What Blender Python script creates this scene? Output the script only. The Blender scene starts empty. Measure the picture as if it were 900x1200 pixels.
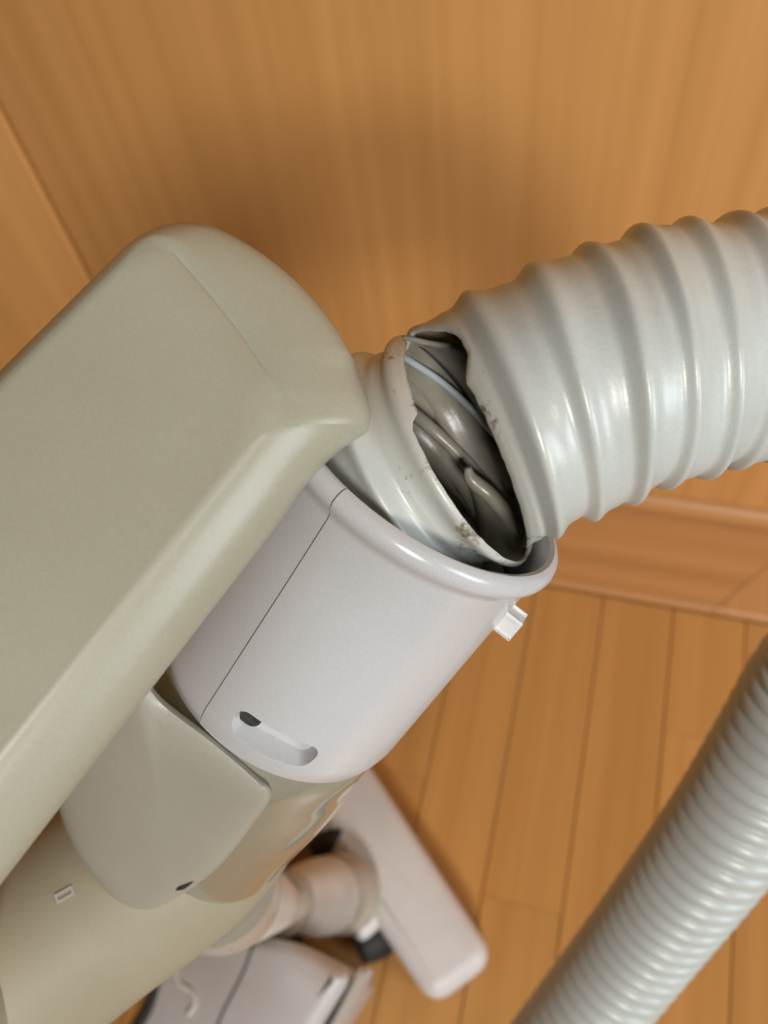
import bpy, bmesh, math, random
from mathutils import Vector as V, Matrix

random.seed(7)
S = bpy.context.scene
COL = S.collection

# ------------------------------------------------------------------ camera
F = 1000.0                                   # focal length, in units of a 900 x 1200 frame
RIGHT = V((0.96551256, 0.24106414, -0.09835432))
DOWN = V((0.15834202, -0.84356187, -0.51315804))
FWD = V((-0.20667196, 0.47988692, -0.85264016))
CAM = V((0.0, 0.0, 0.89))
cd = bpy.data.cameras.new('camera')
cam = bpy.data.objects.new('camera', cd)
COL.objects.link(cam)
cd.sensor_fit = 'VERTICAL'; cd.sensor_height = 36.0; cd.sensor_width = 27.0
cd.lens = 30.0
cd.clip_start = 0.005; cd.clip_end = 50
R3 = Matrix((RIGHT, -DOWN, -FWD)).transposed()
cam.matrix_world = Matrix.Translation(CAM) @ R3.to_4x4()
cd.dof.use_dof = True; cd.dof.focus_distance = 0.150; cd.dof.aperture_fstop = 18.0
S.camera = cam

# ------------------------------------------------------------------ light
w = bpy.data.worlds.new('World'); S.world = w; w.use_nodes = True
bg = w.node_tree.nodes['Background']
bg.inputs['Color'].default_value = (1.0, 0.76, 0.48, 1); bg.inputs['Strength'].default_value = 0.03
LDIR = V((0.36, -0.745, 0.56)).normalized()
ld = bpy.data.lights.new('room_lamp', 'AREA'); ld.shape = 'RECTANGLE'
ld.size = 0.50; ld.size_y = 0.62; ld.energy = 60; ld.color = (1.0, 0.96, 0.91)
lo = bpy.data.objects.new('room_lamp', ld); COL.objects.link(lo)
lo.location = V((0.0, 0.15, 0.74)) + LDIR * 2.9
lo.rotation_euler = LDIR.to_track_quat('Z', 'Y').to_euler()
L2 = V((0.90, -0.35, 0.24)).normalized()       # cool daylight from a low window on the right
wd = bpy.data.lights.new('window_light', 'AREA'); wd.shape = 'RECTANGLE'
wd.size = 0.7; wd.size_y = 1.0; wd.energy = 23; wd.color = (0.82, 0.92, 1.0)
wo = bpy.data.objects.new('window_light', wd); COL.objects.link(wo)
wo.location = V((0.0, 0.15, 0.70)) + L2 * 2.2
wo.rotation_euler = L2.to_track_quat('Z', 'Y').to_euler()
S.view_settings.view_transform = 'Standard'; S.view_settings.look = 'None'
S.view_settings.gamma = 1.0; S.view_settings.exposure = 0.0

# ------------------------------------------------------------------ helpers
def at(x, y, d):                              # point on the sight line x, y at depth d
    return CAM + (FWD + RIGHT * ((x - 450) / F) + DOWN * ((y - 600) / F)) * d
def on_z(x, y, z):                            # point of the level plane z
    r = FWD + RIGHT * ((x - 450) / F) + DOWN * ((y - 600) / F)
    return CAM + r * ((z - CAM.z) / r.z)
def cv(x, y, z):                              # direction given as right, down, forward
    return (RIGHT * x + DOWN * y + FWD * z).normalized()

def mesh_obj(name, verts, faces, m, parent=None, smooth=True, sharp=None):
    me = bpy.data.meshes.new(name)
    me.from_pydata([tuple(v) for v in verts], [], faces)
    bm = bmesh.new(); bm.from_mesh(me)
    bmesh.ops.remove_doubles(bm, verts=bm.verts, dist=1e-6)
    bmesh.ops.recalc_face_normals(bm, faces=bm.faces)
    bm.to_mesh(me); bm.free()
    if smooth:
        me.polygons.foreach_set('use_smooth', [True] * len(me.polygons))
        if sharp: me.set_sharp_from_angle(angle=math.radians(sharp))
    me.materials.append(m)
    o = bpy.data.objects.new(name, me); COL.objects.link(o)
    if parent:
        o.parent = parent
        o.matrix_parent_inverse = parent.matrix_world.inverted()
    return o

def empty(name, loc, label, cat, group=None):
    o = bpy.data.objects.new(name, None); COL.objects.link(o)
    o.location = loc; o.empty_display_size = 0.02
    o.matrix_world = Matrix.Translation(loc)
    o['label'] = label; o['category'] = cat
    if group: o['group'] = group
    return o

def loft(rings, closed=True, cap0=False, cap1=False):
    n = len(rings[0]); vs = [p for r in rings for p in r]; fs = []
    for i in range(len(rings) - 1):
        for j in range(n if closed else n - 1):
            a = i * n + j; b = i * n + (j + 1) % n
            fs.append((a, b, b + n, a + n))
    if cap0: fs.append(tuple(range(n)))
    if cap1: fs.append(tuple((len(rings) - 1) * n + j for j in range(n)))
    return vs, fs

def basis(axis, toward):
    a = axis.normalized(); e = (toward - a * toward.dot(a)).normalized()
    return a, e, e.cross(a)                   # axis, viewer side, right side

def ring(c, e1, e2, r, n, a0=0.0, a1=2 * math.pi, closed=True):
    k = n if closed else n - 1
    return [c + e1 * (r * math.cos(a0 + (a1 - a0) * j / k)) + e2 * (r * math.sin(a0 + (a1 - a0) * j / k)) for j in range(n)]

def crom(P, t):                               # Catmull-Rom through the list P
    n = len(P) - 1; i = max(0, min(n - 1, int(math.floor(t)))); f = t - i
    p0 = P[i - 1] if i > 0 else P[0] * 2 - P[1]
    p1 = P[i]; p2 = P[i + 1]
    p3 = P[i + 2] if i + 2 <= n else P[n] * 2 - P[n - 1]
    return (p1 * 2 + (p2 - p0) * f + (p0 * 2 - p1 * 5 + p2 * 4 - p3) * f * f + (p1 * 3 - p0 - p2 * 3 + p3) * f ** 3) * 0.5

def tube(path, radii, n=48, e0=None, sub=8, caps=True):
    pts = []; rs = []
    for k in range((len(path) - 1) * sub + 1):
        t = k / sub; pts.append(crom(path, t)); rs.append(crom([V((r, 0, 0)) for r in radii], t).x)
    rings = []; e = e0 or V((0.3, 0.5, 0.8))
    for i, p in enumerate(pts):
        tn = (pts[min(i + 1, len(pts) - 1)] - pts[max(i - 1, 0)]).normalized()
        e = (e - tn * e.dot(tn)).normalized(); rings.append(ring(p, e, tn.cross(e), rs[i], n))
    return loft(rings, True, caps, caps)

def box(c, ex, ey, ez, bev, m, name, parent, seg=3):
    bm = bmesh.new(); bmesh.ops.create_cube(bm, size=2)
    for v in bm.verts: v.co = c + ex * v.co.x + ey * v.co.y + ez * v.co.z
    if bev: bmesh.ops.bevel(bm, geom=bm.edges[:], offset=bev, segments=seg, profile=0.5, affect='EDGES')
    bmesh.ops.recalc_face_normals(bm, faces=bm.faces)
    me = bpy.data.meshes.new(name); bm.to_mesh(me); bm.free()
    me.polygons.foreach_set('use_smooth', [True] * len(me.polygons)); me.set_sharp_from_angle(angle=math.radians(40))
    me.materials.append(m)
    o = bpy.data.objects.new(name, me); COL.objects.link(o)
    if parent:
        o.parent = parent; o.matrix_parent_inverse = parent.matrix_world.inverted()
    return o

def round_poly(P, rad, n=6):                  # round the corners of a closed polygon of vectors
    out = []; k = len(P)
    for i in range(k):
        a, b, c = P[i - 1], P[i], P[(i + 1) % k]
        r = rad[i] if isinstance(rad, (list, tuple)) else rad
        u = (a - b); v = (c - b); d = min(r, u.length * .48, v.length * .48)
        p = b + u.normalized() * d; q = b + v.normalized() * d
        for j in range(n + 1):
            t = j / n; out.append(p * (1 - t) ** 2 + b * (2 * t * (1 - t)) + q * t * t)
    return out

def slab(outline, up, levels, m, name, parent, sharp=None):
    # closed outline, stacked along 'up': levels = (height, inset); solid with softened rim
    c = sum(outline, V((0, 0, 0))) / len(outline); n = len(outline); rings = []
    for h, ins in levels:
        rr = []
        for i in range(n):
            t = (outline[(i + 1) % n] - outline[i - 1]).normalized(); nn = up.cross(t).normalized()
            if nn.dot(c - outline[i]) < 0: nn = -nn
            rr.append(outline[i] + nn * ins + up * h)
        rings.append(rr)
    vs, fs = loft(rings, True, True, True)
    return mesh_obj(name, vs, fs, m, parent, True, sharp)

# ------------------------------------------------------------------ materials
def nt(name):
    m = bpy.data.materials.new(name); m.use_nodes = True
    t = m.node_tree; return m, t, t.nodes, t.links, t.nodes['Principled BSDF']

def plastic(name, col, rough=0.35, var=0.05, bump=0.02, bscale=900, coat=0.0, spec=0.5, mottle=25, stain=None):
    m, t, N, L, b = nt(name)
    tc = N.new('ShaderNodeTexCoord')
    n1 = N.new('ShaderNodeTexNoise'); n1.inputs['Scale'].default_value = mottle; n1.inputs['Detail'].default_value = 5
    L.new(tc.outputs['Object'], n1.inputs['Vector'])
    cr = N.new('ShaderNodeValToRGB'); e = cr.color_ramp.elements
    e[0].position = .3; e[1].position = .7
    e[0].color = (col[0] * (1 - var), col[1] * (1 - var * 1.15), col[2] * (1 - var * 1.5), 1)
    e[1].color = (min(1, col[0] * (1 + var * .6)), min(1, col[1] * (1 + var * .6)), min(1, col[2] * (1 + var * .6)), 1)
    L.new(n1.outputs['Fac'], cr.inputs['Fac'])
    g1 = N.new('ShaderNodeTexNoise'); g1.inputs['Scale'].default_value = 2600; g1.inputs['Detail'].default_value = 2
    L.new(tc.outputs['Object'], g1.inputs['Vector'])
    gm = N.new('ShaderNodeMapRange'); gm.inputs[1].default_value = .3; gm.inputs[2].default_value = .7; gm.inputs[3].default_value = .955; gm.inputs[4].default_value = 1.045
    L.new(g1.outputs['Fac'], gm.inputs[0])
    gh = N.new('ShaderNodeHueSaturation'); L.new(gm.outputs[0], gh.inputs['Value']); L.new(cr.outputs['Color'], gh.inputs['Color'])
    out = gh.outputs['Color']
    if stain:                                 # sparse grubby specks
        n3 = N.new('ShaderNodeTexNoise'); n3.inputs['Scale'].default_value = stain[0]; n3.inputs['Detail'].default_value = 8
        L.new(tc.outputs['Object'], n3.inputs['Vector'])
        mr = N.new('ShaderNodeMapRange'); mr.inputs[1].default_value = stain[1]; mr.inputs[2].default_value = stain[1] + .1
        mr.inputs[4].default_value = stain[2]
        L.new(n3.outputs['Fac'], mr.inputs[0])
        mx = N.new('ShaderNodeMix'); mx.data_type = 'RGBA'; mx.inputs[7].default_value = (.16, .11, .06, 1)
        L.new(mr.outputs[0], mx.inputs[0]); L.new(out, mx.inputs[6]); out = mx.outputs[2]
    L.new(out, b.inputs['Base Color'])
    n2 = N.new('ShaderNodeTexNoise'); n2.inputs['Scale'].default_value = bscale; n2.inputs['Detail'].default_value = 3
    L.new(tc.outputs['Object'], n2.inputs['Vector'])
    bp = N.new('ShaderNodeBump'); bp.inputs['Strength'].default_value = bump; bp.inputs['Distance'].default_value = .001
    L.new(n2.outputs['Fac'], bp.inputs['Height']); L.new(bp.outputs['Normal'], b.inputs['Normal'])
    rr = N.new('ShaderNodeMapRange'); rr.inputs[3].default_value = rough - .05; rr.inputs[4].default_value = rough + .08
    L.new(n1.outputs['Fac'], rr.inputs[0]); L.new(rr.outputs[0], b.inputs['Roughness'])
    b.inputs['Specular IOR Level'].default_value = spec
    b.inputs['Coat Weight'].default_value = coat; b.inputs['Coat Roughness'].default_value = .12
    return m

def wood(name, c_lo, c_hi, axis, rough=0.4, scale=1.0, per_object=0.0):
    m, t, N, L, b = nt(name)
    tc = N.new('ShaderNodeTexCoord'); mp = N.new('ShaderNodeMapping')
    s = [60 * scale] * 3; s[axis] = 1.1 * scale
    mp.inputs['Scale'].default_value = s
    oi = N.new('ShaderNodeObjectInfo')
    ad = N.new('ShaderNodeVectorMath'); ad.operation = 'ADD'
    mu = N.new('ShaderNodeMath'); mu.operation = 'MULTIPLY'; mu.inputs[1].default_value = 7.0
    L.new(oi.outputs['Random'], mu.inputs[0])
    L.new(tc.outputs['Object'], ad.inputs[0]); L.new(mu.outputs[0], ad.inputs[1])
    L.new(ad.outputs[0], mp.inputs['Vector'])
    n1 = N.new('ShaderNodeTexNoise'); n1.inputs['Scale'].default_value = 1; n1.inputs['Detail'].default_value = 6; n1.inputs['Roughness'].default_value = .6
    n1.inputs['Distortion'].default_value = .12
    L.new(mp.outputs[0], n1.inputs['Vector'])
    mp2 = N.new('ShaderNodeMapping'); s2 = [14 * scale] * 3; s2[axis] = .5 * scale; mp2.inputs['Scale'].default_value = s2
    L.new(ad.outputs[0], mp2.inputs['Vector'])
    n2 = N.new('ShaderNodeTexNoise'); n2.inputs['Scale'].default_value = 1; n2.inputs['Detail'].default_value = 4
    L.new(mp2.outputs[0], n2.inputs['Vector'])
    mix = N.new('ShaderNodeMath'); mix.operation = 'MULTIPLY_ADD'; mix.inputs[1].default_value = .72
    h = N.new('ShaderNodeMath'); h.operation = 'MULTIPLY'; h.inputs[1].default_value = .28
    L.new(n2.outputs['Fac'], h.inputs[0]); L.new(n1.outputs['Fac'], mix.inputs[0]); L.new(h.outputs[0], mix.inputs[2])
    cr = N.new('ShaderNodeValToRGB'); e = cr.color_ramp.elements
    e[0].position = .34; e[0].color = (*c_lo, 1); e[1].position = .64; e[1].color = (*c_hi, 1)
    L.new(mix.outputs[0], cr.inputs['Fac'])
    out = cr.outputs['Color']
    if per_object:
        hs = N.new('ShaderNodeHueSaturation')
        mr = N.new('ShaderNodeMapRange'); mr.inputs[3].default_value = 1 - per_object; mr.inputs[4].default_value = 1 + per_object
        L.new(oi.outputs['Random'], mr.inputs[0]); L.new(mr.outputs[0], hs.inputs['Value'])
        L.new(out, hs.inputs['Color']); out = hs.outputs['Color']
    L.new(out, b.inputs['Base Color'])
    bp = N.new('ShaderNodeBump'); bp.inputs['Strength'].default_value = .06; bp.inputs['Distance'].default_value = .001
    L.new(n1.outputs['Fac'], bp.inputs['Height']); L.new(bp.outputs['Normal'], b.inputs['Normal'])
    b.inputs['Roughness'].default_value = rough
    return m

M_WALL = wood('beech_wall_panel', (.70, .345, .103), (.83, .430, .145), 2, .42, 1.0)
M_PLANK = wood('oak_floor_plank', (.52, .250, .072), (.62, .310, .098), 1, .30, .8, .05)
M_TRIM = wood('beech_trim', (.52, .245, .08), (.64, .315, .115), 0, .4, 1.0)
M_TRIMY = wood('beech_trim_cross', (.52, .245, .08), (.64, .315, .115), 1, .4, 1.0)
M_GAP = plastic('dark_joint', (.20, .095, .031), .8)
M_GAPW = plastic('dark_panel_joint', (.045, .020, .008), .8)
M_COLLAR = plastic('white_collar_plastic', (.60, .595, .60), .20, .03, .01, 1500, spec=.6)
M_NUB = plastic('bright_white_plastic', (.78, .78, .77), .55, .02)
M_GRIP = plastic('yellowed_grip_plastic', (.41, .395, .30), .34, .07, .02, 1100)
M_BODY = plastic('cream_body_plastic', (.39, .345, .245), .55, .08, .04, 1100, spec=.35)
M_GLOSS = plastic('glossy_cream_plastic', (.50, .48, .37), .05, .04, .0, 900, coat=.6)
M_GLOSS.node_tree.nodes['Principled BSDF'].inputs['Transmission Weight'].default_value = .45
M_TAB = plastic('beige_tab_plastic', (.40, .38, .315), .38, .06, .05, 1100)
M_SMOKE = plastic('smoky_rim_plastic', (.46, .42, .36), .25, .1, .0)
M_HEAD = plastic('white_nozzle_plastic', (.74, .72, .71), .4, .04, .02, 400)
M_NECK = plastic('grey_neck_plastic', (.70, .67, .63), .35, .06, .02, 400)
M_RUBBER = plastic('black_rubber', (.02, .018, .018), .6, .1)
M_DARKGREY = plastic('dark_mesh_plastic', (.035, .036, .036), .5, .5, .4, 3000, mottle=900)
M_CAN = plastic('grey_canister_plastic', (.60, .575, .565), .3, .05, .02, 400)
M_CAN2 = plastic('pale_bumper_plastic', (.50, .47, .43), .4, .05, .02, 400)
M_WIRE = plastic('pale_wire', (.55, .62, .66), .25, .05)

def hose_material():
    m = plastic('pearl_grey_hose_plastic', (.575, .605, .575), .34, .05, .05, 700, mottle=60, spec=.7)
    t = m.node_tree; N = t.nodes; L = t.links; b = N['Principled BSDF']
    src = b.inputs['Base Color'].links[0].from_socket
    at_ = N.new('ShaderNodeAttribute'); at_.attribute_name = 'wear'
    tc = N.new('ShaderNodeTexCoord')
    n = N.new('ShaderNodeTexNoise'); n.inputs['Scale'].default_value = 700; n.inputs['Detail'].default_value = 9; n.inputs['Roughness'].default_value = .65
    L.new(tc.outputs['Object'], n.inputs['Vector'])
    mu = N.new('ShaderNodeMath'); mu.operation = 'MULTIPLY_ADD'; mu.inputs[1].default_value = .40
    nb = N.new('ShaderNodeTexNoise'); nb.inputs['Scale'].default_value = 75; nb.inputs['Detail'].default_value = 2
    L.new(tc.outputs['Object'], nb.inputs['Vector'])
    nr = N.new('ShaderNodeMapRange'); nr.inputs[1].default_value = .36; nr.inputs[2].default_value = .56; L.new(nb.outputs['Fac'], nr.inputs[0])
    nm_ = N.new('ShaderNodeMath'); nm_.operation = 'MULTIPLY'; L.new(nr.outputs[0], nm_.inputs[0]); L.new(at_.outputs['Fac'], nm_.inputs[1])
    L.new(nm_.outputs[0], mu.inputs[0]); L.new(n.outputs['Fac'], mu.inputs[2])
    mr = N.new('ShaderNodeMapRange'); mr.inputs[1].default_value = .79; mr.inputs[2].default_value = .97
    L.new(mu.outputs[0], mr.inputs[0])
    mx = N.new('ShaderNodeMix'); mx.data_type = 'RGBA'; mx.inputs[7].default_value = (.20, .155, .105, 1)
    yl = N.new('ShaderNodeMix'); yl.data_type = 'RGBA'; yl.inputs[7].default_value = (.55, .50, .41, 1)      # yellowed where it split
    ym = N.new('ShaderNodeMath'); ym.operation = 'MULTIPLY'; ym.inputs[1].default_value = .42
    L.new(at_.outputs['Fac'], ym.inputs[0]); L.new(ym.outputs[0], yl.inputs[0]); L.new(src, yl.inputs[6])
    L.new(mr.outputs[0], mx.inputs[0]); L.new(yl.outputs[2], mx.inputs[6])
    L.new(mx.outputs[2], b.inputs['Base Color'])
    b.inputs['Coat Weight'].default_value = .12; b.inputs['Coat Roughness'].default_value = .25
    return m
M_HOSE = hose_material()
M_INSIDE = plastic('shaded_dusty_lining', (.34, .325, .275), .28, .2, .05, 900, mottle=120)  # dusty lining, darkened further to paint in the shade inside the hose

# ------------------------------------------------------------------ setting: floor, threshold, wall
WALL_Y = 0.562; FRONT_Y = 0.440
def struct(o): o['kind'] = 'structure'; return o
floor = struct(box(V((0, -.08, -.012)), V((1.0, 0, 0)), V((0, .70, 0)), V((0, 0, .006)), 0, M_GAP, 'floor', None))
PITCH = .07575; X0 = .0552
pm = {}
def plank_mesh(L):
    if L in pm: return pm[L]
    bm = bmesh.new(); bmesh.ops.create_cube(bm, size=1)
    for v in bm.verts: v.co = V((v.co.x * (PITCH - .0009), v.co.y * (L - .0003), v.co.z * .012))
    bmesh.ops.bevel(bm, geom=[e for e in bm.edges if all(v.co.z > 0 for v in e.verts) and abs(e.verts[0].co.y - e.verts[1].co.y) > .01], offset=.0010, segments=2, profile=.5, affect='EDGES')
    me = bpy.data.meshes.new('plank'); bm.to_mesh(me); bm.free(); me.materials.append(M_PLANK); pm[L] = me
    return me
for i in range(-9, 8):
    xc = X0 + PITCH * (i + .5)
    j = {-1: .105, 0: -.20, 1: .30, 2: -.05, -2: -.16, -3: .2}.get(i, random.choice([-.3, -.1, .1, .25]))
    j = round(j, 3)
    for a, b in ((-.75, j), (j, FRONT_Y - .001)):
        o = bpy.data.objects.new('plank', plank_mesh(round(b - a, 4))); COL.objects.link(o)
        o.location = (xc, (a + b) / 2, -.0058); o.parent = floor
# threshold frame with a mitred corner
th = struct(box(V((0, .505, -.008)), V((.95, 0, 0)), V((0, .060, 0)), V((0, 0, .006)), 0, M_GAP, 'threshold', None))
TZ = .011
def board(x0, x1, k0, k1, m):                 # rounded front edge; ends cut square or at the mitre
    pr = [(FRONT_Y + .001, -.002), (FRONT_Y, .003), (FRONT_Y, TZ - .005), (FRONT_Y + .0008, TZ - .0024), (FRONT_Y + .0026, TZ - .0006), (FRONT_Y + .006, TZ), (.5515, TZ), (.5515, -.002)]
    ends = [[V((x + k * (y - FRONT_Y), y, z)) for y, z in pr] for x, k in ((x0, k0), (x1, k1))]
    vs, fs = loft(ends, True, True, True)
    return mesh_obj('board', vs, fs, m, th, True, 40)
MX = .170
board(-.95, MX, 0, .80, M_TRIM)
board(MX + .0011, .95, .80, 0, M_TRIMY)
# wall: two panels with a vertical joint, a rounded foot moulding
wall = struct(box(V((0, WALL_Y + .025, .7)), V((1.2, 0, 0)), V((0, .006, 0)), V((0, 0, .75)), 0, M_GAPW, 'wall', None))
for x0, x1 in ((-1.2, -.5255), (-.5190, 1.2)):
    box(V(((x0 + x1) / 2, WALL_Y + .0085, .73)), V(((x1 - x0) / 2, 0, 0)), V((0, .0085, 0)), V((0, 0, .72)), .0015, M_WALL, 'panel', wall)
prof = [(.5500, TZ + .0006), (.5480, TZ + .006), (.5485, TZ + .014), (.5510, TZ + .021), (.5560, TZ + .026), (WALL_Y - .0005, TZ + .0275), (WALL_Y - .0005, TZ + .0006)]
vs, fs = loft([[V((x, y, z)) for y, z in prof] for x in (-.95, .95)], True, True, True)
mesh_obj('moulding', vs, fs, M_TRIM, wall, True, 40)

# ------------------------------------------------------------------ wand: collar, tube, tab, body, grip
C1 = at(503, 550, .1600); C2 = at(330, 798, .1865)
wand = empty('vacuum_wand', C2, 'cream vacuum wand handle with white hose collar, leaning across the left side', 'vacuum wand')
ax = (C2 - C1).normalized(); LEN = (C2 - C1).length
toC = (CAM - (C1 + C2) / 2).normalized()
A, EV, ER = basis(ax, toC)
if ER.dot(RIGHT) < 0: ER = -ER
mm = .001
# collar profile: (distance below the rim, radius), from the inside over the rim and down
cprof = [(60.2, 21.0), (44, 21.0), (40, 24.9), (20, 25.4), (5, 26.2), (1.4, 26.8), (.3, 27.5), (-.1, 28.4), (.2, 29.2), (1.1, 30.0), (2.4, 30.3), (3.6, 30.0), (4.6, 29.3), (5.3, 28.6), (6.5, 28.2),
         (20, 27.9), (45, 27.7), (55, 27.6), (57.5, 27.2), (60, 26.4), (60.5, 25.6)]
def collar_half(a0, a1, name, n):
    rings = [ring(C1 + A * (t * mm), EV, ER, r * mm, n, a0, a1, False) for t, r in cprof]
    vs, fs = loft([list(c) for c in zip(*rings)], True, True, True)
    return mesh_obj(name, vs, fs, M_COLLAR, wand, True, 45)
SEAM = math.radians(-19); g = .011
front = collar_half(SEAM + g, SEAM + math.pi, 'collar', 120)
back = collar_half(SEAM + math.pi + g * .5, SEAM + 2 * math.pi - g * .0, 'collar', 120)
front['label'] = 'white front shell of the hose collar with a recessed slot'
back['label'] = 'white rear shell of the hose collar beside the grip'
# recess in the collar (cut away, then its floor is the remaining wall)
def on_collar(t, phi, r): return C1 + A * (t * mm) + (EV * math.cos(phi) + ER * math.sin(phi)) * (r * mm)
SL_T, SL_P = 51.0, math.radians(11)
def capsule(cx, half, rad, r0, r1, tilt=0.0, scoop=0.0):
    pts = []
    for k in range(40):
        a = 2 * math.pi * k / 40; u = math.cos(a) * rad + (half if math.cos(a) > 0 else -half); v = math.sin(a) * rad
        pts.append((cx + u, v + tilt * u))
    return [[on_collar(SL_T + v + (max(0, v) * scoop if r == r1 else 0), SL_P + u / 27.0, r) for u, v in pts] for r in (r0, r1)]
cut_v, cut_f = loft(capsule(0, 6.2, 2.4, 24.7, 31, .0, 1.3), True, True, True)
cutter = mesh_obj('cutter', cut_v, cut_f, M_COLLAR, None, False)
md = front.modifiers.new('slot', 'BOOLEAN'); md.operation = 'DIFFERENCE'; md.object = cutter; md.solver = 'EXACT'
dg = bpy.context.evaluated_depsgraph_get()
nm = bpy.data.meshes.new_from_object(front.evaluated_get(dg)); front.modifiers.clear(); front.data = nm
nm.polygons.foreach_set('use_smooth', [True] * len(nm.polygons)); nm.set_sharp_from_angle(angle=math.radians(32))
bpy.data.objects.remove(cutter)
vs, fs = loft(capsule(-6.6, .6, 2.2, 23.6, 25.4), True, True, True)
mesh_obj('dark_hole_plug', vs, fs, M_DARKGREY, front, True, 40)  # dark plug stands in for the shaded hole at the end of the recess
NP = math.radians(84); nd = EV * math.cos(NP) + ER * math.sin(NP); ntn = -EV * math.sin(NP) + ER * math.cos(NP)
box(C1 + A * .0150 + nd * .0290, nd * .0019, A * .0018, ntn * .0022, .0006, M_NUB, 'catch_nub', back, 3)

# tapering glossy tube below the collar
path = [C2 - A * .003, C2 + A * .0022, at(308, 838, .193), at(294, 880, .202), at(262, 945, .219), at(243, 1000, .236), at(246, 1030, .252)]
vs, fs = tube(path, [.0243, .0262, .0258, .0246, .0216, .0185, .0165], 72, EV)
mesh_obj('upper_tube', vs, fs, M_GLOSS, wand, True, 40)
vs, fs = tube([at(250, 1030, .2525), at(258, 1042, .262), at(266, 1046, .272)], [.0188, .0182, .0176], 64, EV)
mesh_obj('tube_rim', vs, fs, M_SMOKE, wand, True, 40)
vs, fs = tube([at(262, 1044, .262), at(290, 1054, .35), at(330, 1060, .66)], [.0165, .0165, .0165], 48, EV)
mesh_obj('extension_pipe', vs, fs, M_NECK, wand, True, 40)

# smooth main body running to the lower left
path = [at(300, 905, .222), at(222, 975, .232), at(110, 1058, .232), at(-40, 1165, .222), at(-170, 1200, .19), at(-260, 1130, .15)]
vs, fs = tube(path, [.020, .0265, .0275, .0275, .027, .022], 64, EV)
body = mesh_obj('body', vs, fs, M_BODY, wand, True, 60)
from mathutils.bvhtree import BVHTree
def surface(o, x, y):                         # where a sight line meets an object
    me = o.data; t = BVHTree.FromPolygons([o.matrix_world @ v.co for v in me.vertices], [p.vertices[:] for p in me.polygons])
    h, n_, _, _ = t.ray_cast(CAM, (at(x, y, 1.0) - CAM).normalized())
    if n_.dot(CAM - h) < 0: n_ = -n_
    return h, n_
bpy.context.view_layer.update()
sc, ssn = surface(body, 76, 1048)
ssx = cv(.85, -.5, 0); ssx = (ssx - ssn * ssx.dot(ssn)).normalized(); ssy = ssn.cross(ssx)
def frame_ring(c, ex, ey, n, w, h, th_, tk, m, name, parent):
    def loop(k, z): return [c + ex * (sx * (w - k)) + ey * (sy * (h - k)) + n * z for sx, sy in ((-1, -1), (1, -1), (1, 1), (-1, 1))]
    vs, fs = loft([loop(0, -tk), loop(0, tk), loop(th_, tk), loop(th_, -tk)], True)
    return mesh_obj(name, vs, fs, m, parent, False)
frame_ring(sc, ssx, ssy, ssn, .0024, .0011, .0006, .0003, M_CAN2, 'slot_frame', body)

# tongue shaped release tab
tab_px = [(135, 762), (190, 818), (250, 864), (303, 909), (319, 930), (300, 962), (258, 1014), (215, 1047), (176, 1066), (138, 1056), (106, 1022), (83, 985), (66, 930), (66, 840)]
def smooth_closed(P, n):
    k = len(P); out = []
    for i in range(k):
        for j in range(n):
            f = j / n; p0, p1, p2, p3 = P[i - 1], P[i], P[(i + 1) % k], P[(i + 2) % k]
            out.append((p1 * 2 + (p2 - p0) * f + (p0 * 2 - p1 * 5 + p2 * 4 - p3) * f * f + (p1 * 3 - p0 - p2 * 3 + p3) * f ** 3) * .5)
    return out
o2 = smooth_closed([V((x, y, 0)) for x, y in tab_px], 6)
cen = V((185, 925, 0))
def tab_depth(p):                             # base depth along the tab, sinking away from the camera with the wand
    t = ((p.x - 318) * -.586 + (p.y - 803) * .81)
    return .1425 + .000180 * t
rings = []
for s, dd in ((1.0, .022), (1.0, .008), (.995, .0055), (.975, .0034), (.93, .0018), (.85, .0006), (.7, -.0008), (.45, -.0020), (.2, -.0026), (.02, -.0028)):
    rr = []
    for p in o2:
        q = cen + (p - cen) * s; rr.append(at(q.x, q.y, tab_depth(q) + dd))
    rings.append(rr)
vs, fs = loft(rings, True, True, True)
tab = mesh_obj('release_tab', vs, fs, M_TAB, wand, True, 60)
# dark slit on the tab's lower edge
vs, fs = tube([at(x_, y_, tab_depth(V((x_, y_, 0))) + .0030) for x_, y_ in ((203, 1042), (214, 1037), (226, 1031))], [.0004, .0010, .0005], 12, EV)
mesh_obj('slit', vs, fs, M_DARKGREY, tab)

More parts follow.
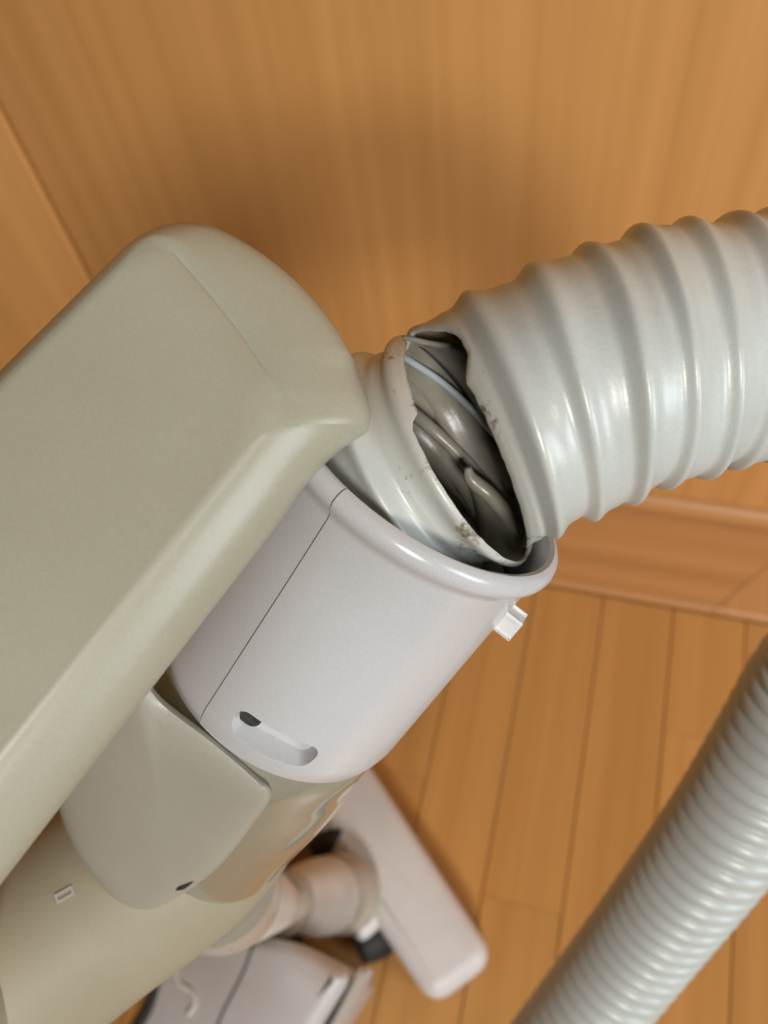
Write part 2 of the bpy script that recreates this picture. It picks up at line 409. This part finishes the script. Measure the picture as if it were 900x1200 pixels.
# grip: long rounded bar over the left side
G0 = at(306, 372, .125)
GA = cv(-.60, .76, -.20)
GB0 = cv(.77, .62, -.06); GB = (GB0 - GA * GB0.dot(GA)).normalized()
GN = GA.cross(GB)
if GN.dot(CAM - G0) < 0: GN = -GN
def grip_outline(il, ir, ie, bulge=5.4, skew=.17, n=22):
    # s runs along the bar (0 at its end), b across it; millimetres
    Lb = 150.0; P = []
    def half(s): return 22.0 + s * .030
    bl = lambda s: -(half(s) + 3.6 - il); br = lambda s: half(s) - ir
    def endc(b): return ie - 5.2 - bulge * (1 - (b / 21.0) ** 2) + skew * b
    def flare(x): q = max(0, min(1, (x + 1.5) / 12.0)); return 2.9 * q * q * (3 - 2 * q)
    rl, rr = max(2.0, 8.0 - ie * .35), 2.6 + ie * .12
    def seg(p, q, k): return [p + (q - p) * (i / k) for i in range(k)]
    far_l = V((Lb, bl(Lb), 0)); far_r = V((Lb, br(Lb), 0))
    cl = V((endc(bl(0)) + 1.5, bl(0), 0)); crr = V((endc(br(0)), br(0) - flare(endc(br(0))), 0))
    P += seg(far_l, cl + V((rl, 0, 0)), n)
    def arc(a, b_, c, k): return [a * (1 - i / k) ** 2 + b_ * (2 * (i / k) * (1 - i / k)) + c * (i / k) ** 2 for i in range(k)]
    e1b = bl(0) + rl; e2b = crr.y - rr
    P += arc(cl + V((rl, 0, 0)), cl + V((-.8, 0, 0)), V((endc(e1b), e1b, 0)), 10)
    for i in range(24):
        b = e1b + (e2b - e1b) * i / 24; P.append(V((endc(b), b, 0)))
    P += arc(V((endc(e2b), e2b, 0)), crr, V((crr.x + rr, crr.y, 0)), 10)
    for i in range(n + 1):
        x = crr.x + rr + (Lb - crr.x - rr) * (i / n) ** 1.6
        P.append(V((x, br(max(0, x)) - max(flare(x), br(0) - crr.y), 0)))
    return P
def G(p, h): return G0 + GA * (p.x * mm) + GB * (p.y * mm) + GN * (h * mm)
glev = [(5.9, 9.3, 20, .32, 1.5, .30), (5.5, 9.0, 18, .30, 1.5, .30), (4.6, 8.3, 11.8, .12, 1.8, .30), (4.3, 8.0, 10.9, -.10, 1.8, .30), (3.9, 7.2, 10.0, -.40, 1.8, .30), (3.0, 5.6, 8.2, -1.3, 3.0, .26), (2.0, 3.6, 5.6, -2.7, 4.4, .21), (1.1, 1.9, 3.0, -4.2), (.4, .8, 1.0, -6.0), (.05, .15, .2, -8.2),
        (0, 0, 0, -10.5), (.5, .6, .8, -14.5), (2, 2.5, 3, -18), (6, 6, 7, -20.5)]
def crease(li, j):                            # fine moulded line across the end of the bar
    if li != 3 or not 24 < j < 66: return 0.0
    return -.85 * min(1, (j - 24) / 12, (66 - j) / 14)
rings = [[G(p, h + crease(li, j)) for j, p in enumerate(grip_outline(il, ir, ie, *bs))] for li, (il, ir, ie, h, *bs) in enumerate(glev)]
n = len(rings[0]); vs, fs = loft(rings, True, False, True)
# top face: join matching points of the two long sides
for j in range(n // 2):
    a, b = j, n - 1 - j
    if b - a > 2: fs.append((a, a + 1, b - 1, b))
grip = mesh_obj('grip', vs, fs, M_GRIP, wand, True, 60)
bm = bmesh.new(); bm.from_mesh(grip.data)
cp = rings[9][68]                             # ease the moulded corner at the flared end
near = [v for v in bm.verts if (v.co - cp).length < .013]
for _ in range(5): bmesh.ops.smooth_vert(bm, verts=near, factor=.5, use_axis_x=True, use_axis_y=True, use_axis_z=True)
bm.to_mesh(grip.data); bm.free()

# ------------------------------------------------------------------ hose
RR = .0240; RL = .0226                        # ridge and land radii
hose = empty('vacuum_hose', at(543, 525, .152), 'ribbed pale grey vacuum hose, torn open just above the white collar', 'hose')
def ringspec(p, q, b, rr=RR):
    # a ridge circle whose outline runs from p to q; b is how much its near side leans along the hose
    c = V(((p[0] + q[0]) / 2, (p[1] + q[1]) / 2)); hl = math.hypot(q[0] - p[0], q[1] - p[1]) / 2
    d = rr * F / hl
    C = at(c.x, c.y, d); v = (C - CAM).normalized()
    ch = RIGHT * (q[0] - p[0]) + DOWN * (q[1] - p[1]); ch = (ch - v * ch.dot(v)).normalized()
    e = ch.cross(v).normalized()
    if e.dot(RIGHT) < 0: e = -e
    nrm = (e * math.sqrt(1 - b * b) + v * b).normalized()
    return C, nrm, ch
main_spec = [((481, 389), (613, 650), .04), ((549, 343), (651, 631), .09), ((616, 313), (692, 612), .16), ((681, 288), (742, 592), .23),
             ((740, 271), (781, 577), .30), ((798, 261), (818, 563), .35), ((853, 254), (853, 551), .39)]
K = [ringspec(*s) for s in main_spec]
# from here on the hose leaves the picture, loops and comes back lower down
tail = [K[-1][0], at(925, 395, .162), at(1040, 400, .170), at(1150, 450, .188), at(1185, 540, .215), at(1130, 650, .245), at(1040, 735, .270),
        at(964, 800, .300), at(908, 886, .322), at(846, 980, .346), at(758, 1096, .384), at(672, 1206, .412), at(590, 1310, .435), at(500, 1410, .455)]
frames = []                                   # (u, centre, normal)
SUB = 14
Cs = [k[0] for k in K]; Ns = [k[1] for k in K]
us = []
def subs(i):                                  # finer steps around each ridge
    return [i + x for x in (0, .05, .10, .15, .20, .26, .34, .44, .5, .56, .66, .74, .80, .85, .90, .95)]
for i in range(len(K) - 1):
    for u in subs(i): frames.append((u, crom(Cs, u), crom(Ns, u).normalized()))
pts = []
for k in range((len(tail) - 1) * 60 + 1): pts.append(crom(tail, k / 60))
cum = [0.0]
for i in range(1, len(pts)): cum.append(cum[-1] + (pts[i] - pts[i - 1]).length)
def along(s):
    s = max(0, min(cum[-1], s)); lo_, hi_ = 0, len(cum) - 1
    while hi_ - lo_ > 1:
        md_ = (lo_ + hi_) // 2
        if cum[md_] <= s: lo_ = md_
        else: hi_ = md_
    f = (s - cum[lo_]) / max(1e-9, cum[hi_] - cum[lo_])
    return pts[lo_].lerp(pts[hi_], f), (pts[hi_] - pts[lo_]).normalized()
s = 0.0; i = len(K) - 1; pitch = .0088
while s < cum[-1] - .012:
    for u in subs(i):
        ss = s + (u - i) * pitch; c, tn = along(ss)
        if i == len(K) - 1:
            tn = K[-1][1].lerp(tn, (u - i)).normalized()
        frames.append((u, c, tn))
    s += pitch; i += 1; pitch = max(.0080, pitch - .0001)
def ridge(x):                                 # ridge at whole numbers, shallow valley between
    f = x - math.floor(x + .5)
    return math.exp(-(f / (.155 if f < 0 else .225)) ** 2) - .22 * math.exp(-((f + .30) / .08) ** 2)
NPHI = 112
rnd = random.Random(3)
jag = [rnd.uniform(-1, 1) for _ in range(NPHI)]
def jagged(k): return .55 * jag[k % NPHI] + .3 * jag[(k * 3 + 5) % NPHI]
def bump_(x, c, w_): return math.exp(-((x - c) / w_) ** 2)
def start_u(k):
    deg = 360.0 * k / NPHI                    # 0 = upper end of the tear, 90 = viewer side, 180 = lower end
    if deg <= 180:
        v = .05 + .31 * math.sin(math.radians(deg)) ** .8
        v += .26 * bump_(deg, 44, 17) - .05 * bump_(deg, 66, 5) + .04 * bump_(deg, 55, 4)
        v -= .12 * bump_(deg, 14, 10)
        v += .018 * jagged(k)
    else: v = .05 + .50 * math.sin(math.radians(deg - 180))
    v -= .45 * bump_(min(deg, 360 - deg), 0, 9)
    return v
e = K[0][2]                                   # points to the lower end of the tear
e = -e
rings = []; wear = []
first = True
rowU = []
pre = 10
for u, c, tn in frames:
    e = (e - tn * e.dot(tn)).normalized(); f2 = tn.cross(e)
    if first and f2.dot(CAM - c) < 0: flip = -1
    elif first: flip = 1
    first = False
    rowU.append((u, c, tn, e.copy(), f2 * flip))
def frame_at(u):                              # within the first pitch
    if u < 0:
        a = rowU[0]; return [a[1] + a[2] * (u * .0100), a[2], a[3], a[4]]
    for a, b in zip(rowU, rowU[1:]):
        if a[0] <= u <= b[0]:
            t = (u - a[0]) / (b[0] - a[0]); return [a[i_].lerp(b[i_], t) for i_ in range(1, 5)]
def shift(u, ph): return .045 * math.sin(1.3 * u + ph) * max(0, min(1, u)) + .03 * math.sin(2.1 * u - 2 * ph) * max(0, min(1, u))
def wob(u, ph): return .00035 * math.sin(3.1 * u + 2 * ph) + .00025 * math.sin(1.7 * u - 3 * ph + 1.0)
def hose_pt(u, c, e_, f_, k, r_=None):
    ph = 2 * math.pi * k / NPHI
    t = max(0.0, min(1.0, (u - 7) / 2.5)); u2 = u + (shift(u, ph) if u < 7 else 0); f = u - math.floor(u + .5)
    r = RL + (RR - RL) * ((1 - t) * ridge(u2) + t) - t * .0034 * (1 - math.sqrt(max(0, 1 - (1.96 * f) ** 2))) + (wob(u, ph) if u < 12 else 0)
    return c + e_ * (r * math.cos(ph)) + f_ * (r * math.sin(ph))
ROWS = 22
for j in range(ROWS):
    t = j / ROWS; rr = []; ww = []
    for k in range(NPHI):
        s0 = start_u(k); u = s0 + (1 - s0) * t
        c, tn, e_, f_ = frame_at(u); p = hose_pt(u, c, e_, f_, k)
        if t < .2: p -= (p - c).normalized() * (.0007 * (1 - t / .2) ** 2)      # the torn lip turns in a little
        rr.append(p); ww.append(max(0, 1 - t * .8))
    rings.append(rr); wear += ww
for (u, c, tn, e_, f_) in rowU:
    if u < 1: continue
    rings.append([hose_pt(u, c, e_, f_, k) for k in range(NPHI)]); wear += [max(0.0, .35 - (u - 1) * .18)] * NPHI
def hose_mesh(name, rings, wear, thick, rim=0):
    vs, fs = loft(rings, True)
    me = bpy.data.meshes.new(name); me.from_pydata([tuple(v) for v in vs], [], fs)
    me.polygons.foreach_set('use_smooth', [True] * len(me.polygons))
    a = me.attributes.new('wear', 'FLOAT', 'POINT'); a.data.foreach_set('value', wear)
    bm = bmesh.new(); bm.from_mesh(me); bmesh.ops.recalc_face_normals(bm, faces=bm.faces)
    # outward test on one face near the start
    f0 = bm.faces[:][NPHI * 5 + 3] if False else None
    bm.to_mesh(me); bm.free()
    me.materials.append(M_HOSE)
    o = bpy.data.objects.new(name, me); COL.objects.link(o); o.parent = hose; o.matrix_parent_inverse = hose.matrix_world.inverted()
    c = sum(rings[-3], V((0, 0, 0))) / NPHI; fc = me.polygons[(len(rings) - 3) * NPHI + 5]
    outward = fc.normal.dot(fc.center - c) > 0
    m_ = o.modifiers.new('thickness', 'SOLIDIFY'); m_.thickness = thick; m_.offset = -1 if outward else 1
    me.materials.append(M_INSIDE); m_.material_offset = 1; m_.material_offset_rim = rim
    return o
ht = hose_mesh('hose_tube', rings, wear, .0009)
ht['label'] = 'long ribbed hose length with the jagged torn edge'

# the stub of hose still held in the collar
st_spec = [((468, 394), (614, 659), -.28), ((418, 414), (562, 676), -.34)]
Q = [ringspec(*k) for k in st_spec]
for t in (.0105, .0200, .0290, .0380): Q.append((C1 + A * t, -A, Q[0][2]))
Cs2 = [k[0] for k in Q]; Ns2 = [k[1] for k in Q]
e = -Q[0][2]; rings = []; wear = []
uu = []
for i in range(len(Q) - 1): uu += subs(i)
rows = []
for u in uu:
    c = crom(Cs2, u); tn = crom(Ns2, u).normalized(); e = (e - tn * e.dot(tn)).normalized(); f2 = tn.cross(e)
    if f2.dot(CAM - c) < 0: f2 = -f2
    rows.append((u, c, tn, e.copy(), f2))
def stub_end(k):                              # how far the torn film reaches past the last ridge (in pitches)
    deg = 360.0 * k / NPHI
    v = .10 + .15 * max(0, min(1, (deg - 6) / 10)) * max(0, min(1, (72 - deg) / 5)) + .010 * jagged(k + 9)
    if deg > 180: v = .18 + 1.0 * bump_(deg, 300, 44)
    return v
RS = .0217
EXT = 6
u, c, tn, e_, f_ = rows[0]
for j in range(EXT, 0, -1):
    rr = []
    for k in range(NPHI):
        ph = 2 * math.pi * k / NPHI; x = stub_end(k) * j / EXT
        r = RS + (RR - RS) * ridge(x) - .0016 * max(0, min(1, (x - .2) / .3))
        rr.append(c + tn * (x * .0100) + e_ * (r * math.cos(ph)) + f_ * (r * math.sin(ph)))
    rings.append(rr); wear += [1.0] * NPHI
for (u, c, tn, e_, f_) in rows:
    rr = []
    for k in range(NPHI):
        ph = 2 * math.pi * k / NPHI; r = RS + (RR - RS) * ridge(u)
        rr.append(c + e_ * (r * math.cos(ph)) + f_ * (r * math.sin(ph)))
    rings.append(rr); wear += [max(0, .9 - u * .6)] * NPHI
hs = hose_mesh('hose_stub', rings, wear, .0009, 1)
hs['label'] = 'short torn end of the hose still seated in the white collar'
# stiffening wire lying bare inside the stub
def inner(P, r, m, name):
    vs, fs = tube([at(*p) for p in P], r, 16, EV, 8); return mesh_obj(name, vs, fs, m, hose)
inner([(466, 414, .161), (482, 424, .166), (518, 448, .171), (553, 480, .175), (590, 522, .174), (612, 560, .170)], [.0007] * 6, M_WIRE, 'wire')
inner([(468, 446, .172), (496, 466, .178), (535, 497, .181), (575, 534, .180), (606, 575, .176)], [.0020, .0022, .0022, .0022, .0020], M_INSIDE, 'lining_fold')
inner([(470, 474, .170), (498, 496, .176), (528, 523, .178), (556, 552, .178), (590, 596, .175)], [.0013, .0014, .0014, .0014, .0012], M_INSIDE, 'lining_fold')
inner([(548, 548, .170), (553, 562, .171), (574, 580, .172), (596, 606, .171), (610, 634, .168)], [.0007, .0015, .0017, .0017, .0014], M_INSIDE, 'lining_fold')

# ------------------------------------------------------------------ floor nozzle
UP = V((0, 0, 1))
noz = empty('floor_nozzle', on_z(500, 1060, 0.0), 'white floor nozzle lying on the wooden planks behind the wand', 'floor nozzle')
def poly_z(px, z): return [on_z(x, y, z) for x, y in px]
hz = .058
head = slab(round_poly(poly_z([(582, 1122), (505, 1180), (290, 862), (380, 815)], hz), [.022, .020, .02, .02], 7), UP,
     [(-.050, .004), (-.046, .0), (-.022, 0), (-.010, .0012), (-.004, .0045), (-.001, .0095), (0, .016)], M_HEAD, 'nozzle_head', noz, 60)
slab(round_poly(poly_z([(478, 1056), (420, 1106), (390, 1068), (366, 1010), (415, 960)], hz - .004), .010, 5), UP,
     [(-.045, .0), (-.012, 0), (-.004, .003), (0, .009)], M_HEAD, 'neck_mount', noz, 60)
def cyl(p, q, rads, m, name, parent, n=40):
    P = [p.lerp(q, i / (len(rads) - 1)) for i in range(len(rads))]
    a, e1, e2 = basis(q - p, CAM - p); vs, fs = loft([ring(P[i], e1, e2, rads[i], n) for i in range(len(rads))], True, True, True)
    return mesh_obj(name, vs, fs, m, parent, True, 50)
nk0 = at(326, 1058, .69); nk1 = at(400, 1046, .765)
cyl(nk0, nk1, [.020, .024, .026, .029, .031, .032, .031, .029], M_NECK, 'neck', noz)
cyl(at(386, 1046, .750), at(414, 1046, .775), [.031, .0345, .0345, .031], M_SMOKE, 'swivel_ring', noz)
cyl(at(322, 1060, .665), at(336, 1057, .70), [.024, .0255, .0255, .024], M_SMOKE, 'neck_sleeve', noz)
cyl(on_z(418, 1108, .022), on_z(458, 1088, .022), [.017, .020, .020, .017], M_RUBBER, 'wheel', noz)
cyl(at(312, 1096, .70), at(345, 1108, .715), [.012, .015, .015, .012], M_RUBBER, 'wheel', noz)
cyl(on_z(366, 1000, .05), on_z(402, 974, .05), [.008, .011, .011, .008], M_RUBBER, 'rubber_strip', noz)

# ------------------------------------------------------------------ canister
can = empty('vacuum_canister', on_z(300, 1230, 0.0), 'grey vacuum canister on the floor at the bottom edge, below the nozzle', 'vacuum canister')
cz = .20
slab(round_poly(poly_z([(345, 1100), (414, 1140), (372, 1206), (250, 1420), (60, 1330), (215, 1085)], cz), [.02, .012, .02, .03, .03, .03], 6), UP,
     [(-.19, .01), (-.17, 0), (-.03, 0), (-.010, .001), (-.003, .005), (0, .012)], M_CAN, 'canister_body', can, 60)
slab(round_poly(poly_z([(418, 1140), (431, 1131), (398, 1196), (270, 1425), (255, 1420), (380, 1206)], cz - .012), .005, 4), UP,
     [(-.05, 0), (-.006, 0), (0, .004)], M_CAN2, 'bumper', can, 60)
def strip(px, z, r, m, name):
    vs, fs = tube([on_z(x, y, z) for x, y in px], [r] * len(px), 12, EV, 6); return mesh_obj(name, vs, fs, m, can)
strip([(182, 1150), (176, 1175), (166, 1196), (150, 1220)], cz + .003, .0035, M_RUBBER, 'gasket')
strip([(300, 1098), (285, 1140), (262, 1185), (250, 1215)], cz + .0002, .0008, M_DARKGREY, 'lid_seam')
strip([(204, 1136), (210, 1152), (224, 1162), (228, 1176), (220, 1190)], cz + .0008, .0016, M_NECK, 'cable_hook')
